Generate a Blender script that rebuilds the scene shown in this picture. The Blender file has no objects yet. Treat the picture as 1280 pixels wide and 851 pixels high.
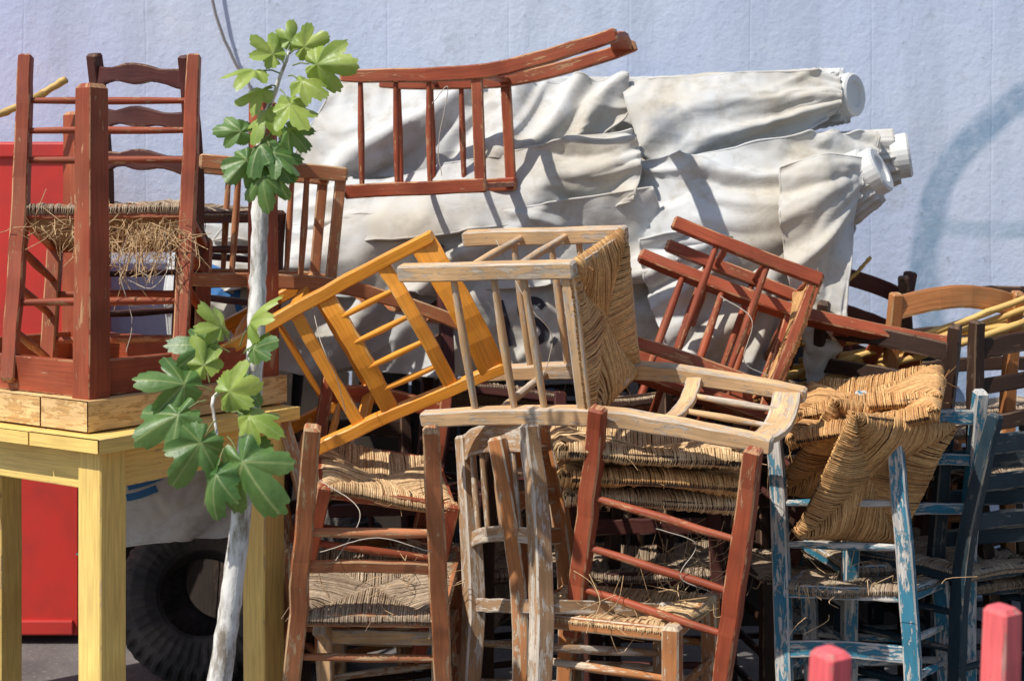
import bpy, math, random, time
import numpy as np
from mathutils import Vector, Matrix, noise
from mathutils.bvhtree import BVHTree
T0=time.time()
random.seed(7); rng=np.random.default_rng(7)
F=1778.0; EYE=1.5; HV=270.0
def W(u,v,d): return np.array([(u-640)*d/F, d, EYE-(v-HV)*d/F])

# ------------------------------------------------------------ mesh builder
class MB:
    def __init__(s): s.v=[];s.f=[];s.m=[];s.uv=[];s.sm=[];s.e=[];s.n=0
    def add(s,verts,faces,mat,uvs,smooth,edge=None):
        o=s.n; s.v.append(np.asarray(verts,float)); s.n+=len(verts)
        for i,f in enumerate(faces):
            s.f.append([a+o for a in f]); s.m.append(mat); s.uv.append(uvs[i]); s.sm.append(smooth)
            s.e.append(edge[i] if edge is not None else 0.0)
    def build(s,name,mats,M=None,parent=None):
        me=bpy.data.meshes.new(name)
        V=np.concatenate(s.v) if s.v else np.zeros((0,3))
        me.from_pydata(V.tolist(),[],s.f)
        uvl=me.uv_layers.new(name="UVMap")
        flat=np.array([c for f in s.uv for p in f for c in p],dtype=np.float32)
        uvl.data.foreach_set("uv",flat)
        me.polygons.foreach_set("material_index",np.array(s.m,dtype=np.int32))
        me.polygons.foreach_set("use_smooth",np.array(s.sm,dtype=bool))
        at=me.attributes.new("edge",'FLOAT','FACE'); at.data.foreach_set("value",np.array(s.e,dtype=np.float32))
        for m in mats: me.materials.append(m)
        me.update()
        ob=bpy.data.objects.new(name,me); bpy.context.scene.collection.objects.link(ob)
        if M is not None: ob.matrix_world=M
        if parent: ob.parent=parent
        return ob
def nz(a):
    return a/np.maximum(np.linalg.norm(a,axis=-1,keepdims=True),1e-9)
def sweep(mb,pts,Wd,Hd,up=(0,0,1),mat=0,kind='rect',k=8,cap=True,ch=.2,wob=.0008,off=None):
    pts=np.asarray(pts,float); N=len(pts)
    Wd=np.broadcast_to(np.asarray(Wd,float),(N,)).copy(); Hd=np.broadcast_to(np.asarray(Hd,float),(N,)).copy()
    if cap:
        t0=nz(pts[0]-pts[1]); t1=nz(pts[-1]-pts[-2]); e=.18*min(Wd[0],Hd[0]); e1=.18*min(Wd[-1],Hd[-1])
        pts=np.vstack([pts[0]+t0*e,pts,pts[-1]+t1*e1]); Wd=np.r_[Wd[0]*.72,Wd,Wd[-1]*.72]; Hd=np.r_[Hd[0]*.72,Hd,Hd[-1]*.72]; N+=2
    T=np.gradient(pts,axis=0); T=nz(T); up=np.broadcast_to(np.asarray(up,float),(N,3))
    S=np.cross(up,T); 
    bad=np.linalg.norm(S,axis=1)<1e-3
    if bad.any(): S[bad]=np.cross(np.array([.31,.9,.2]),T[bad])
    S=nz(S); U=np.cross(T,S)
    if kind=='rect':
        c=ch
        ring=np.array([(1,1-c),(1-c,1),(-1+c,1),(-1,1-c),(-1,-1+c),(-1+c,-1),(1-c,-1),(1,-1+c)])*.5
        edg=[1,0,1,0,1,0,1,0]; sm=False
    else:
        a=np.linspace(0,2*math.pi,k,endpoint=False); ring=np.stack([np.cos(a),np.sin(a)],1)*.5; edg=[0.25]*k; sm=True
    K=len(ring)
    V=pts[:,None,:]+S[:,None,:]*(ring[None,:,0]*Wd[:,None])[...,None]+U[:,None,:]*(ring[None,:,1]*Hd[:,None])[...,None]
    if wob: V=V+rng.normal(0,wob,(N,1,3))
    L=np.r_[0,np.cumsum(np.linalg.norm(np.diff(pts,axis=0),axis=1))]
    o=rng.uniform(0,20,2) if off is None else off
    per=np.r_[0,np.cumsum(np.linalg.norm((np.roll(ring,-1,0)-ring)*[Wd.mean(),Hd.mean()],axis=1))]
    faces=[];uvs=[];ed=[]
    for i in range(N-1):
        for j in range(K):
            j2=(j+1)%K
            faces.append([i*K+j,i*K+j2,(i+1)*K+j2,(i+1)*K+j])
            uvs.append([(o[0]+L[i],o[1]+per[j]),(o[0]+L[i],o[1]+per[j+1]),(o[0]+L[i+1],o[1]+per[j+1]),(o[0]+L[i+1],o[1]+per[j])])
            ed.append(max(edg[j],1.0 if cap and (i==0 or i==N-2) else 0))
    if cap:
        faces.append(list(range(K))[::-1]); uvs.append([(o[0]+ring[j,0]*Wd[0],o[1]+ring[j,1]*Hd[0]) for j in range(K)][::-1]); ed.append(.9)
        faces.append([(N-1)*K+j for j in range(K)]); uvs.append([(o[0]+ring[j,0]*Wd[0],o[1]+ring[j,1]*Hd[0]) for j in range(K)]); ed.append(.9)
    mb.add(V.reshape(-1,3),faces,mat,uvs,sm,ed)

# ------------------------------------------------------------ materials
def newmat(name):
    m=bpy.data.materials.new(name); m.use_nodes=True; nt=m.node_tree
    b=nt.nodes["Principled BSDF"]; return m,nt,b
def nd(nt,t,**kw):
    n=nt.nodes.new(t)
    for k,v in kw.items(): setattr(n,k,v)
    return n
def ramp(nt,fac,stops):
    r=nd(nt,'ShaderNodeValToRGB'); el=r.color_ramp.elements
    while len(el)<len(stops): el.new(.5)
    for e,(p,c) in zip(el,stops):
        e.position=p; e.color=(c,c,c,1) if isinstance(c,(int,float)) else (*c,1)
    nt.links.new(fac,r.inputs[0]); return r.outputs[0]
def mix(nt,f,a,b,mode='MIX'):
    n=nd(nt,'ShaderNodeMix',data_type='RGBA',blend_type=mode)
    for s,i in ((f,0),(a,6),(b,7)):
        if hasattr(s,'node'): nt.links.new(s,n.inputs[i])
        elif i==0: n.inputs[0].default_value=s
        else: n.inputs[i].default_value=(*s,1)
    return n.outputs[2]
def math_(nt,op,a,b=0.0):
    n=nd(nt,'ShaderNodeMath',operation=op)
    for i,s in enumerate((a,b)):
        if hasattr(s,'node'): nt.links.new(s,n.inputs[i])
        else: n.inputs[i].default_value=s
    return n.outputs[0]
def noi(nt,vec,scale,detail=4,rough=.55,dist=0):
    n=nd(nt,'ShaderNodeTexNoise'); n.inputs['Scale'].default_value=scale; n.inputs['Detail'].default_value=detail
    n.inputs['Roughness'].default_value=rough; n.inputs['Distortion'].default_value=dist
    if vec is not None: nt.links.new(vec,n.inputs['Vector'])
    return n.outputs['Fac']
def mapping(nt,src,scale):
    m=nd(nt,'ShaderNodeMapping'); m.inputs['Scale'].default_value=scale; nt.links.new(src,m.inputs['Vector']); return m.outputs[0]
def bump(nt,b,h,strength,dist=.002):
    n=nd(nt,'ShaderNodeBump'); n.inputs['Strength'].default_value=strength; n.inputs['Distance'].default_value=dist
    nt.links.new(h,n.inputs['Height']); nt.links.new(n.outputs[0],b.inputs['Normal'])
def wood(name,paint,chip=.3,under=(.40,.31,.22),rough=.55,dark=.5):
    m,nt,b=newmat(name)
    uv=nd(nt,'ShaderNodeUVMap').outputs[0]
    grain=noi(nt,mapping(nt,uv,(7,150,1)),1,5,.6)
    g2=noi(nt,mapping(nt,uv,(30,700,1)),1,2)
    ob=nd(nt,'ShaderNodeTexCoord').outputs['Object']
    big=noi(nt,ob,5,3)
    fl=noi(nt,mapping(nt,uv,(14,60,1)),1,8,.72,.3)
    fl2=noi(nt,mapping(nt,uv,(3,10,1)),1,2)
    ed=nd(nt,'ShaderNodeAttribute',attribute_name='edge').outputs['Fac']
    wn=mix(nt,ramp(nt,grain,[(.3,0.),(.7,1.)]),tuple(c*.5 for c in under),tuple(min(1,c*1.25) for c in under))
    wn=mix(nt,ramp(nt,g2,[(.3,.45),(.5,0.)]),wn,tuple(c*.3 for c in under))
    pn=mix(nt,ramp(nt,big,[(.3,0.),(.7,1.)]),tuple(c*dark for c in paint),tuple(min(1,c*1.2) for c in paint))
    pn=mix(nt,ramp(nt,grain,[(.35,.45),(.6,0.)]),pn,tuple(c*.4 for c in paint))
    pn=mix(nt,ramp(nt,fl2,[(.45,0.),(.75,.35)]),pn,tuple(.5*c+.5*q for c,q in zip(paint,under)))
    s=math_(nt,'ADD',fl,math_(nt,'MULTIPLY',ed,.15))
    s=math_(nt,'ADD',s,math_(nt,'MULTIPLY',math_(nt,'SUBTRACT',fl2,.5),.5))
    th=.80-.45*chip
    msk=ramp(nt,s,[(th-.012,0.),(th+.012,1.)])
    nt.links.new(mix(nt,msk,pn,wn),b.inputs['Base Color'])
    nt.links.new(ramp(nt,msk,[(0,rough),(1,.85)]),b.inputs['Roughness'])
    b.inputs['Specular IOR Level'].default_value=.3
    h=math_(nt,'SUBTRACT',math_(nt,'MULTIPLY',grain,.5),math_(nt,'MULTIPLY',msk,.5))
    bump(nt,b,h,.7,.002)
    return m
RED=wood("redbrown_paint",(.36,.075,.032),.38,(.52,.27,.14))
RED2=wood("faded_redbrown_paint",(.50,.18,.075),.42,(.60,.38,.21))
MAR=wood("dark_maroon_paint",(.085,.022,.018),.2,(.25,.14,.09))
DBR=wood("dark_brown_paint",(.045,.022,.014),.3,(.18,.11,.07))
ORG=wood("orange_varnish",(.92,.34,.04),.16,(.84,.50,.18),.32,.78)
VAR=wood("brown_varnish",(.50,.20,.07),.20,(.50,.33,.16),.4,.6)
RAW=wood("weathered_bare_wood",(.72,.46,.24),.54,(.58,.48,.38),.85,.6)
PEEL=wood("peeling_orange_wood",(.50,.20,.07),.50,(.62,.49,.35),.8)
GRY=wood("grey_weathered_wood",(.42,.25,.13),.57,(.58,.50,.41),.9,.45)
BLU=wood("peeling_blue_paint",(.04,.21,.31),.62,(.56,.53,.49),.7)
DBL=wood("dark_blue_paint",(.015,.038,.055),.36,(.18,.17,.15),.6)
YEL=wood("yellow_paint",(.94,.62,.19),.20,(.72,.50,.26),.45,.9)
PINE=wood("bare_pine",(.82,.54,.25),.5,(.64,.38,.15),.8,.8)
PNK=wood("pink_red_paint",(.80,.13,.14),.16,(.6,.3,.25),.5,.8)
BAM=wood("bamboo_cane",(.66,.42,.13),.3,(.40,.25,.08),.5,.8)
SHD=wood("shade_dark_wood",(.035,.025,.02),.3,(.06,.04,.03),.9)  # near-black colour stands in for the shadow behind the pile
def straw(name,col,col2):
    m,nt,b=newmat(name); uv=nd(nt,'ShaderNodeUVMap').outputs[0]
    tone=noi(nt,mapping(nt,uv,(2,9,1)),1,3,.6)
    fine=noi(nt,mapping(nt,uv,(90,9,1)),1,3,.7)
    ob=nd(nt,'ShaderNodeTexCoord').outputs['Object']; big=noi(nt,ob,7,3)
    c=mix(nt,ramp(nt,tone,[(.34,0.),(.64,1.)]),col2,col)
    c=mix(nt,ramp(nt,fine,[(.3,.55),(.6,0.)]),c,tuple(x*.40 for x in col2))
    c=mix(nt,ramp(nt,big,[(.35,.55),(.55,0.)]),c,tuple(x*.65 for x in col2))
    nt.links.new(c,b.inputs['Base Color']); b.inputs['Roughness'].default_value=.65; b.inputs['Specular IOR Level'].default_value=.3
    bump(nt,b,fine,.6,.0015); return m
STR=straw("golden_rush",(.88,.54,.23),(.46,.22,.075))
STG=straw("grey_rush",(.56,.44,.31),(.25,.17,.11))
STB=straw("pale_rush",(.90,.66,.38),(.50,.30,.14))

# ------------------------------------------------------------ rush seat
def rush(mb,wb,wf,D,z,mat,puff=.012,sp=.0057,centre=(0,0),th=.017,hairs=12,wrap=.014):
    cx,cy=centre
    C=[np.array([-wb/2-wrap,D/2+wrap]),np.array([wb/2+wrap,D/2+wrap]),np.array([wf/2+wrap,-D/2-wrap]),np.array([-wf/2-wrap,-D/2-wrap])]
    O=np.array([rng.normal(0,.012),rng.normal(0,.012)])
    w1,w2=rng.uniform(0,9,2)
    for i in range(4):
        A,B=C[i],C[(i+1)%4]; L=np.linalg.norm(B-A); n=int(L/sp)
        inw=nz(O-(A+B)/2)
        for j in range(n):
            s=(j+.5+rng.normal(0,.12))/n; s=min(max(s,.01),.99)
            E=A+(B-A)*s
            I=A+(O-A)*2*s if s<.5 else B+(O-B)*2*(1-s)
            d=np.linalg.norm(I-E)
            sag=-.014*min(1,d/.18)
            zt=z+th/2
            jz=rng.normal(0,.0014)
            f=lambda q,zz: [cx+q[0],cy+q[1],zz+.006*math.sin(q[0]*17+w1)*math.sin(q[1]*15+w2)]
            pu=puff*min(1,d/.05)
            p=[f(I,zt-.008+sag*.7),f(E+(I-E)*.7,zt+pu*.7+sag+jz),f(E+(I-E)*.35,zt+pu+sag*.4+jz),f(E+(I-E)*min(.12,.012/d if d>0 else .1),zt+.004+jz),
               f(E-inw*.004,z+.003),f(E+inw*.002,z-.009),f(E+(I-E)*.3,z-th/2-.008+jz),f(I,z-th/2+.002)]
            r=sp*1.08*(1+rng.normal(0,.12))
            sweep(mb,p,r,r*.95,up=(.01,.02,1),mat=mat,kind='round',k=5,cap=False,wob=0.0004,off=(rng.uniform(0,20),rng.uniform(0,90)))
    for h in range(hairs):
        i=rng.integers(0,4); A,B=C[i],C[(i+1)%4]; s=rng.uniform(0,1); E=A+(B-A)*s
        q=np.array([cx+E[0],cy+E[1],z]); dr=nz(rng.normal(0,1,3)+[0,0,-.4]); L=rng.uniform(.02,.06)
        sweep(mb,[q,q+dr*L*.5,q+dr*L+rng.normal(0,.012,3)],.0016,.0016,mat=mat,kind='round',k=3,cap=False,wob=0,off=(rng.uniform(0,20),rng.uniform(0,90)))

# ------------------------------------------------------------ chair
DEF=dict(w=.40,wt=.40,wf=.42,D=.36,H=.90,S=.45,lean=.07,pw=.040,pd=.042,bow=.03,arch=.012,
  back=[('slat',.60,.045),('slat',.71,.045),('slat',.82,.055)],seat=True,
  side=[.12,.24,.34],front=[.17,.30],rear=[.2],rr=.021,rail=True)
def bpos(p,s,z):
    S,H=p['S'],p['H']; t=max(0,(z-S)/(H-S)) if H>S else 0
    w=p['w']+(p['wt']-p['w'])*min(1,z/H)
    y=p['D']/2+p['lean']*t**1.4 + .02*max(0,(S-z)/S)**2
    return np.array([s*w/2,y,z])
def fpos(p,s,z): return np.array([s*p['wf']/2,-p['D']/2,z])
def chairmesh(p,mats):
    mb=MB(); H,S=p['H'],p['S']
    for s in (-1,1):
        zs=np.linspace(0,H,14); pts=[bpos(p,s,z) for z in zs]
        t=np.linspace(0,1,14); sz=1-.25*np.abs(t-.5)**1.5*1.6
        sweep(mb,pts,p['pd']*sz,p['pw']*sz,up=(1,0,0),mat=0,wob=.0011)
        if not p.get('nofront'):
            zs=np.linspace(0,S+.012,6); sweep(mb,[fpos(p,s,z) for z in zs],p['pd']*.95,p['pw']*.98,up=(1,0,0),mat=0)
            for z in p['side']:
                a,b=bpos(p,s,z+.01),fpos(p,s,z); m=(a+b)/2
                sweep(mb,[a,m,b],np.array([.8,1.15,.8])*p['rr'],np.array([.8,1.15,.8])*p['rr'],mat=0,kind='round',k=8,cap=False)
    def across(fn,z,kind,h,wavy=False,bow=0):
        a,b=fn(p,-1,z),fn(p,1,z)
        if kind=='round':
            sweep(mb,[a,(a*3+b)/4,(a+b)/2,(a+b*3)/4,b],np.array([.8,1,1.1,1,.8])*h,np.array([.8,1,1.1,1,.8])*h,mat=0,kind='round',cap=False)
        else:
            n=13; t=np.linspace(0,1,n); pts=[a+(b-a)*q+np.array([0,bow*math.sin(math.pi*q),0]) for q in t]
            hh=np.full(n,h)
            if wavy: hh=h*(1+.22*np.cos(t*4*math.pi)); 
            for i,q in enumerate(t): pts[i]=pts[i]+np.array([0,0,(p['arch']*math.sin(math.pi*q) if bow else 0)])
            sweep(mb,pts,.016,hh,mat=0,cap=False)
    for it in p['back']:
        if it[0]=='slat': across(bpos,it[1],'rect',it[2],False,p['bow'])
        elif it[0]=='wavy': across(bpos,it[1],'rect',it[2],True,p['bow'])
        elif it[0]=='rung': across(bpos,it[1],'round',it[2])
        elif it[0]=='spin':
            for i in range(it[3]):
                q=(i+1)/(it[3]+1); a=bpos(p,-1,it[1])*(1-q)+bpos(p,1,it[1])*q; b=bpos(p,-1,it[2])*(1-q)+bpos(p,1,it[2])*q
                o=np.array([0,p['bow']*math.sin(math.pi*q),.006]); a=a+o;b=b+o; m=(a+b)/2
                sweep(mb,[a,m,b],[.014,.02,.014],[.014,.02,.014],up=(1,0,0),mat=0,kind='round',cap=False)
    for z in p['front']:
        if not p.get('nofront'): across(fpos,z,'round',p['rr'])
    for z in p['rear']: across(bpos,z,'round',p['rr'])
    if p['rail']:
        across(bpos,S,'rect',.035)
        if not p.get('nofront'):
            across(fpos,S,'rect',.035)
            for s in (-1,1): sweep(mb,[bpos(p,s,S),fpos(p,s,S)],.022,.035,mat=0,cap=False)
    if p['seat']: rush(mb,p['w']-.01+(p['wt']-p['w'])*S/H,p['wf']-.01,p['D'],S+.004,1)
    return mb
# ------------------------------------------------------------ pose solving (rigid chairs)
def refs(p):
    R={}
    for s,c in ((-1,'l'),(1,'r')):
        R['b'+c+'0']=bpos(p,s,0);R['b'+c+'s']=bpos(p,s,p['S']);R['b'+c+'t']=bpos(p,s,p['H'])
        R['f'+c+'0']=fpos(p,s,0);R['f'+c+'s']=fpos(p,s,p['S'])
    return R
def rot(r):
    a=np.linalg.norm(r)
    if a<1e-9: return np.eye(3)
    k=r/a; K=np.array([[0,-k[2],k[1]],[k[2],0,-k[0]],[-k[1],k[0],0]])
    return np.eye(3)+math.sin(a)*K+(1-math.cos(a))*K@K
def solve(P,Q,Y,Z,d,wa=.35,c=None):
    P=np.array(P);Q=np.array(Q,float);Y=nz(np.array(Y,float));Z=nz(np.array(Z,float)); X=nz(np.cross(Y,Z)); Y=np.cross(Z,X)
    R0=np.stack([X,Y,Z],1); cm=P.mean(0); q=Q.mean(0)
    t=W(q[0],q[1],d); x=np.zeros(7); x[3:6]=t
    def res(x):
        R=rot(x[:3])@R0; p=(P-cm)@R.T*math.exp(x[6])+x[3:6]
        u=640+F*p[:,0]/p[:,1]; v=HV-F*(p[:,2]-EYE)/p[:,1]
        return np.concatenate([(u-Q[:,0])/4,(v-Q[:,1])/4,[(x[4]-d)/.12,x[6]/.04],x[:3]/wa])
    lam=1e-2; r=res(x); c0=r@r
    for it in range(60):
        J=np.stack([(res(x+np.eye(7)[i]*1e-5)-r)/1e-5 for i in range(7)],1)
        dx=np.linalg.solve(J.T@J+lam*np.eye(7),-J.T@r); xn=x+dx; rn=res(xn); cn=rn@rn
        if cn<c0: x,r,c0=xn,rn,cn; lam*=.4
        else: lam*=4
    R=rot(x[:3])@R0; s=math.exp(x[6]); t=x[3:6]-R@cm*s
    return R,t,s
def mat4(R,t,s=1):
    M=Matrix.Identity(4)
    for i in range(3):
        for j in range(3): M[i][j]=R[i,j]*s
        M[i][3]=t[i]
    return M
def chair(tag,pts,Y,Z,d,mats,wa=.35,name="wooden_chair",**kw):
    p=dict(DEF); p.update(kw); R=refs(p)
    Rm,t,s=solve([R[k] for k in pts],[pts[k] for k in pts],Y,Z,d,wa)
    return chairmesh(p,mats).build(name,mats,mat4(Rm,t,s))
def chair_at(loc,rz,tilt,mats,name="wooden_chair",**kw):
    p=dict(DEF); p.update(kw)
    M=Matrix.Translation(loc)@Matrix.Rotation(math.radians(rz),4,'Z')@Matrix.Rotation(math.radians(tilt[0]),4,'X')@Matrix.Rotation(math.radians(tilt[1]),4,'Y')
    return chairmesh(p,mats).build(name,mats,M)

BK=(0,-1,0); UP=(0,0,1)
chair('A',dict(brt=(25,72),blt=(243,70),br0=(6,470),bl0=(222,470),brs=(32,268),bls=(240,268)),BK,UP,3.75,[RED,STG],.2,
   back=[('rung',.58,.02),('rung',.66,.02),('rung',.74,.02)],H=.86,w=.42,wt=.44,S=.44,lean=.03)
chair('B',dict(blt=(240,78),brt=(111,62),bls=(235,265),brs=(140,270)),(-.3,-1,0),UP,4.15,[MAR,STG],.5,
   back=[('wavy',.58,.05),('wavy',.70,.05),('wavy',.82,.05)],H=.88,w=.34,wt=.34,wf=.36,S=.44)
chair('D',dict(bl0=(425,86),blt=(752,42),brt=(800,62),fl0=(436,238),fls=(620,240),frs=(632,230)),(0,0,1),(1,0,0),4.2,[RED,STR],.35,
   seat=False,lean=.09,side=[.05,.17,.28],front=[.17],rear=[.2],back=[('slat',.86,.07)],pd=.048,pw=.04)
chair('E',dict(br0=(220,350),brt=(575,400),fr0=(262,207),frs=(435,216),bl0=(240,342),fls=(395,226)),(0,0,-1),(1,0,0),3.85,[RED2,STR],.35,seat=False,lean=.10,pd=.05)
chair('G',dict(br0=(200,500),brt=(548,290),blt=(620,455),bls=(440,537),fr0=(222,432),frs=(398,350)),(0,-1,-.3),(.85,0,.5),3.85,[ORG,STR],.4,
   seat=False,back=[('slat',.55,.05),('slat',.74,.04),('slat',.87,.075),('spin',.55,.74,4)],w=.36,wt=.42,wf=.38,pw=.036,pd=.038)
chair('H',dict(br0=(530,517),brs=(735,510),brt=(948,553),bl0=(587,473),bls=(803,462),blt=(1010,487),fr0=(492,350),frs=(718,345),fl0=(580,298),fls=(795,295)),
   (0,0,-1),(1,0,0),3.75,[RAW,STR],.5,D=.37,lean=.06,back=[('slat',.62,.04),('slat',.86,.07),('spin',.62,.86,3)],side=[.14,.25,.33],w=.36,wt=.36,wf=.38,pd=.044)
chair('I',dict(fr0=(812,292),frs=(1027,383),brs=(980,472),br0=(795,400),fl0=(822,300),fls=(1010,374)),(-.2,0,-1),(1,0,-.3),4.0,[RED,STR],.35,side=[.14,.30])
chair('J',dict(bl0=(800,320),blt=(1190,432),fls=(955,520)),(0,0,1),(1,0,-.3),4.35,[RED,STR],.35,seat=False)
# front row
chair('K',dict(brt=(392,533),blt=(537,542),br0=(351,950),bl0=(564,950)),(.05,-1,0),UP,3.5,[RED2,STG],.1,
   w=.42,wt=.29,H=.95,S=.41,D=.33,wf=.46,back=[('rung',.66,.026),('slat',.56,.03)],rear=[.17,.30],bow=.01,lean=.02,side=[.1,.25],pw=.048)
chair('M',dict(bls=(402,562),brs=(545,575),fls=(408,606),frs=(560,645),blt=(405,465)),(0,1,.2),UP,3.9,[RED,STB],.4,H=.66,w=.36,wt=.36,wf=.36,back=[('slat',.6,.05)])
chair('N',dict(brt=(580,548),br0=(577,975),blt=(662,532)),(-.8,-.6,0),UP,3.6,[GRY,STG],.25,seat=False,w=.34,wt=.34,back=[('slat',.62,.04),('slat',.87,.075),('spin',.62,.87,4)],lean=.05,pd=.052,pw=.046)
chair('O2',dict(blt=(625,552),bls=(652,765),brt=(674,534),fls=(838,795),frs=(895,752)),(-1,.2,0),UP,3.6,[PEEL,STB],.2,w=.32,wt=.34,wf=.36,D=.40,pd=.046,pw=.046)
chair('O',dict(brt=(750,515),brs=(740,560),br0=(716,790),blt=(942,560),bl0=(900,862)),(.1,-1,.2),(0,.1,1),3.42,[RED,STR],.3,H=.60,S=.50,w=.40,wt=.40,
   back=[],rear=[.13,.24,.37],side=[.15,.3],lean=.01,nofront=True,seat=False,rail=False,pw=.046)
chair('Q',dict(brt=(965,545),blt=(1127,515),br0=(975,965),bl0=(1142,955),fls=(1182,722)),(-.2,-1,0),UP,3.5,[BLU,STG],.2,
   w=.37,wt=.34,wf=.40,H=.95,S=.47,back=[('rung',.6,.022),('rung',.72,.022),('slat',.31,.045)],rear=[.14],lean=.03,pw=.046)
chair_at((1.075,4.12,.08),186,(-2,0),[BLU,STG],H=.95,back=[('slat',.62,.03),('slat',.76,.03),('slat',.88,.04)],w=.34,wt=.33)
chair('R',dict(brt=(1245,520),br0=(1196,930),blt=(1330,520)),(.2,-1,0),(.05,0,1),3.75,[DBL,STG],.3)
chair('X',dict(brt=(322,525),br0=(372,880),blt=(352,520)),(-1,-.2,0),(.1,0,1),3.85,[PEEL,STG],.3,seat=False,back=[('slat',.87,.05)],w=.3,wt=.3)
# small bare-wood chair whose legs show under the front-left seat
chair_at((-.33,3.86,0),176,(0,0),[RAW,STG],H=.44,S=.40,w=.30,wt=.30,wf=.34,D=.28,back=[],seat=False)
# rear/right chairs
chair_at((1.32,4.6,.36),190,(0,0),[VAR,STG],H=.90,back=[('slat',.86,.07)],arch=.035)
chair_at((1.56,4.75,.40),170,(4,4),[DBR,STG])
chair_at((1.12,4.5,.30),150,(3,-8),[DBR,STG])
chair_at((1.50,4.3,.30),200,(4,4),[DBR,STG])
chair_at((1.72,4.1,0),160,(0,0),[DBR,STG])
# dark chairs filling the inside of the pile
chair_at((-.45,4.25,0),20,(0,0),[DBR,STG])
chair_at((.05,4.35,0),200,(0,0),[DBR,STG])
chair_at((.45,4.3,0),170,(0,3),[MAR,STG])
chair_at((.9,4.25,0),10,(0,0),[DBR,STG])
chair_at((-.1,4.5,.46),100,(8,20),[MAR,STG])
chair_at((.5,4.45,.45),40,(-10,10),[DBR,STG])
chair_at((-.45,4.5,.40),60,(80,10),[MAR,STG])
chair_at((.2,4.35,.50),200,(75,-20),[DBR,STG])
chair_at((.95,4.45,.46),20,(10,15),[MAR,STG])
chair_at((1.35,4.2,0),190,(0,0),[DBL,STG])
chair_at((.473,2.20,0),214,(0,0),[PNK,STB],w=.37,wt=.37,H=.905,back=[('slat',.66,.06),('slat',.78,.04)],lean=.02,bow=.01,pw=.05,pd=.05)

def pad(tag,pts,Y,Z,d,mat,frame,w=.38,D=.36,sp=.0057):
    P={'a':(-w/2,D/2,0),'b':(w/2,D/2,0),'c':(w/2,-D/2,0),'e':(-w/2,-D/2,0)}
    R,t,s=solve([P[k] for k in pts],[pts[k] for k in pts],Y,Z,d,.5)
    mb=MB()
    rush(mb,w-.02,w-.02,D-.02,0,1,puff=.016,hairs=14,th=.022,sp=sp)
    for a,b in (('a','b'),('b','c'),('c','e'),('e','a')):
        sweep(mb,[np.array(P[a])*.96,np.array(P[b])*.96],.022,.016,mat=0)
    mb.build("rush_seat",[frame,mat],mat4(R,t,s))
for i,(v,dx,m) in enumerate([(562,0,STB),(592,6,STR),(618,14,STB)]):
    pad('P%d'%i,dict(a=(700+dx,v-22),b=(905+dx,v-14),c=(948,v+20),e=(690+dx,v+2)),(0,1,0),(0,0,1),3.75,m,DBR,.46,.34)
pad('T1',dict(a=(1065,518),b=(1193,535),c=(1118,672),e=(1000,668)),(.1,.5,.8),(.2,-.9,.5),3.62,STR,DBR)
pad('T2',dict(a=(1035,505),b=(1180,515),c=(1090,630),e=(980,610)),(.1,.5,.8),(.2,-.9,.5),3.72,STR,DBR)
pad('T3',dict(a=(1010,500),b=(1178,482),c=(1172,512),e=(985,560)),(.1,1,.1),(0,-.2,1),3.85,STR,DBR)
pad('T4',dict(a=(1010,484),b=(1178,466),c=(1172,496),e=(998,522)),(.1,1,.1),(0,-.2,1),3.88,STR,DBR)

# ------------------------------------------------------------ tables
def table(name,N,a1,l1,a2,l2,z0,z1,tt,ap,leg,mleg,mtop,flip=False,over=.03):
    N=np.array([N[0],N[1]]); e1=np.array([math.cos(a1),math.sin(a1)]); e2=np.array([math.cos(a2),math.sin(a2)])
    mb=MB(); c=[N,N+e1*l1,N+e1*l1+e2*l2,N+e2*l2]
    top0,top1=(z0,z0+tt) if flip else (z1-tt,z1)
    lz0,lz1=(top1,z1) if flip else (z0,top0)
    X=(e1[0],e1[1],0)
    for q in c:
        zz=np.linspace(lz0,lz1,7); tp=np.linspace(1,.86 if flip else 1,7)
        sweep(mb,[(q[0],q[1],z) for z in zz],leg*tp,leg*tp,up=X,mat=0,ch=.08)
    az=(top1+ap/2) if flip else (top0-ap/2)
    for i in range(4):
        a,b=c[i],c[(i+1)%4]; dr=nz(b-a); a2_=a+dr*leg/2; b2_=b-dr*leg/2
        sweep(mb,[(*a2_,az),(*b2_,az)],.028,ap-.004,mat=0,cap=False,ch=.06)
    nP=5; W2=l2+leg+2*over
    for i in range(nP):
        o=-over-leg/2+W2*(i+.5)/nP
        a=N+e2*o-e1*(over+leg/2); b=N+e2*o+e1*(l1+over+leg/2)
        sweep(mb,[(*a,(top0+top1)/2),(*b,(top0+top1)/2)],W2/nP-.002,tt,mat=1,cap=False,ch=.04)
        for q,sg in ((a,-1),(b,1)):
            n=e1*sg*.001; p0=q+n-e2*(W2/nP/2-.003); p1=q+n+e2*(W2/nP/2-.003)
            vs=[(*p0,top0+.002),(*p1,top0+.002),(*p1,top1-.002),(*p0,top1-.002)]
            mb.add(vs,[[0,1,2,3]],1,[[(0,i),(.2,i),(.2,i+tt),(0,i+tt)]],False,[.5])
    return mb.build(name,[mleg,mtop])
r=math.radians
table("yellow_table",(-.98,3.40),r(57),.56,r(147),1.10,0,.980,.035,.10,.080,YEL,YEL)
table("upturned_table",(-1.02,3.45),r(55),.58,r(145),.80,.984,1.81,.075,.09,.065,RED,PINE,flip=True,over=.015)

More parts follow.
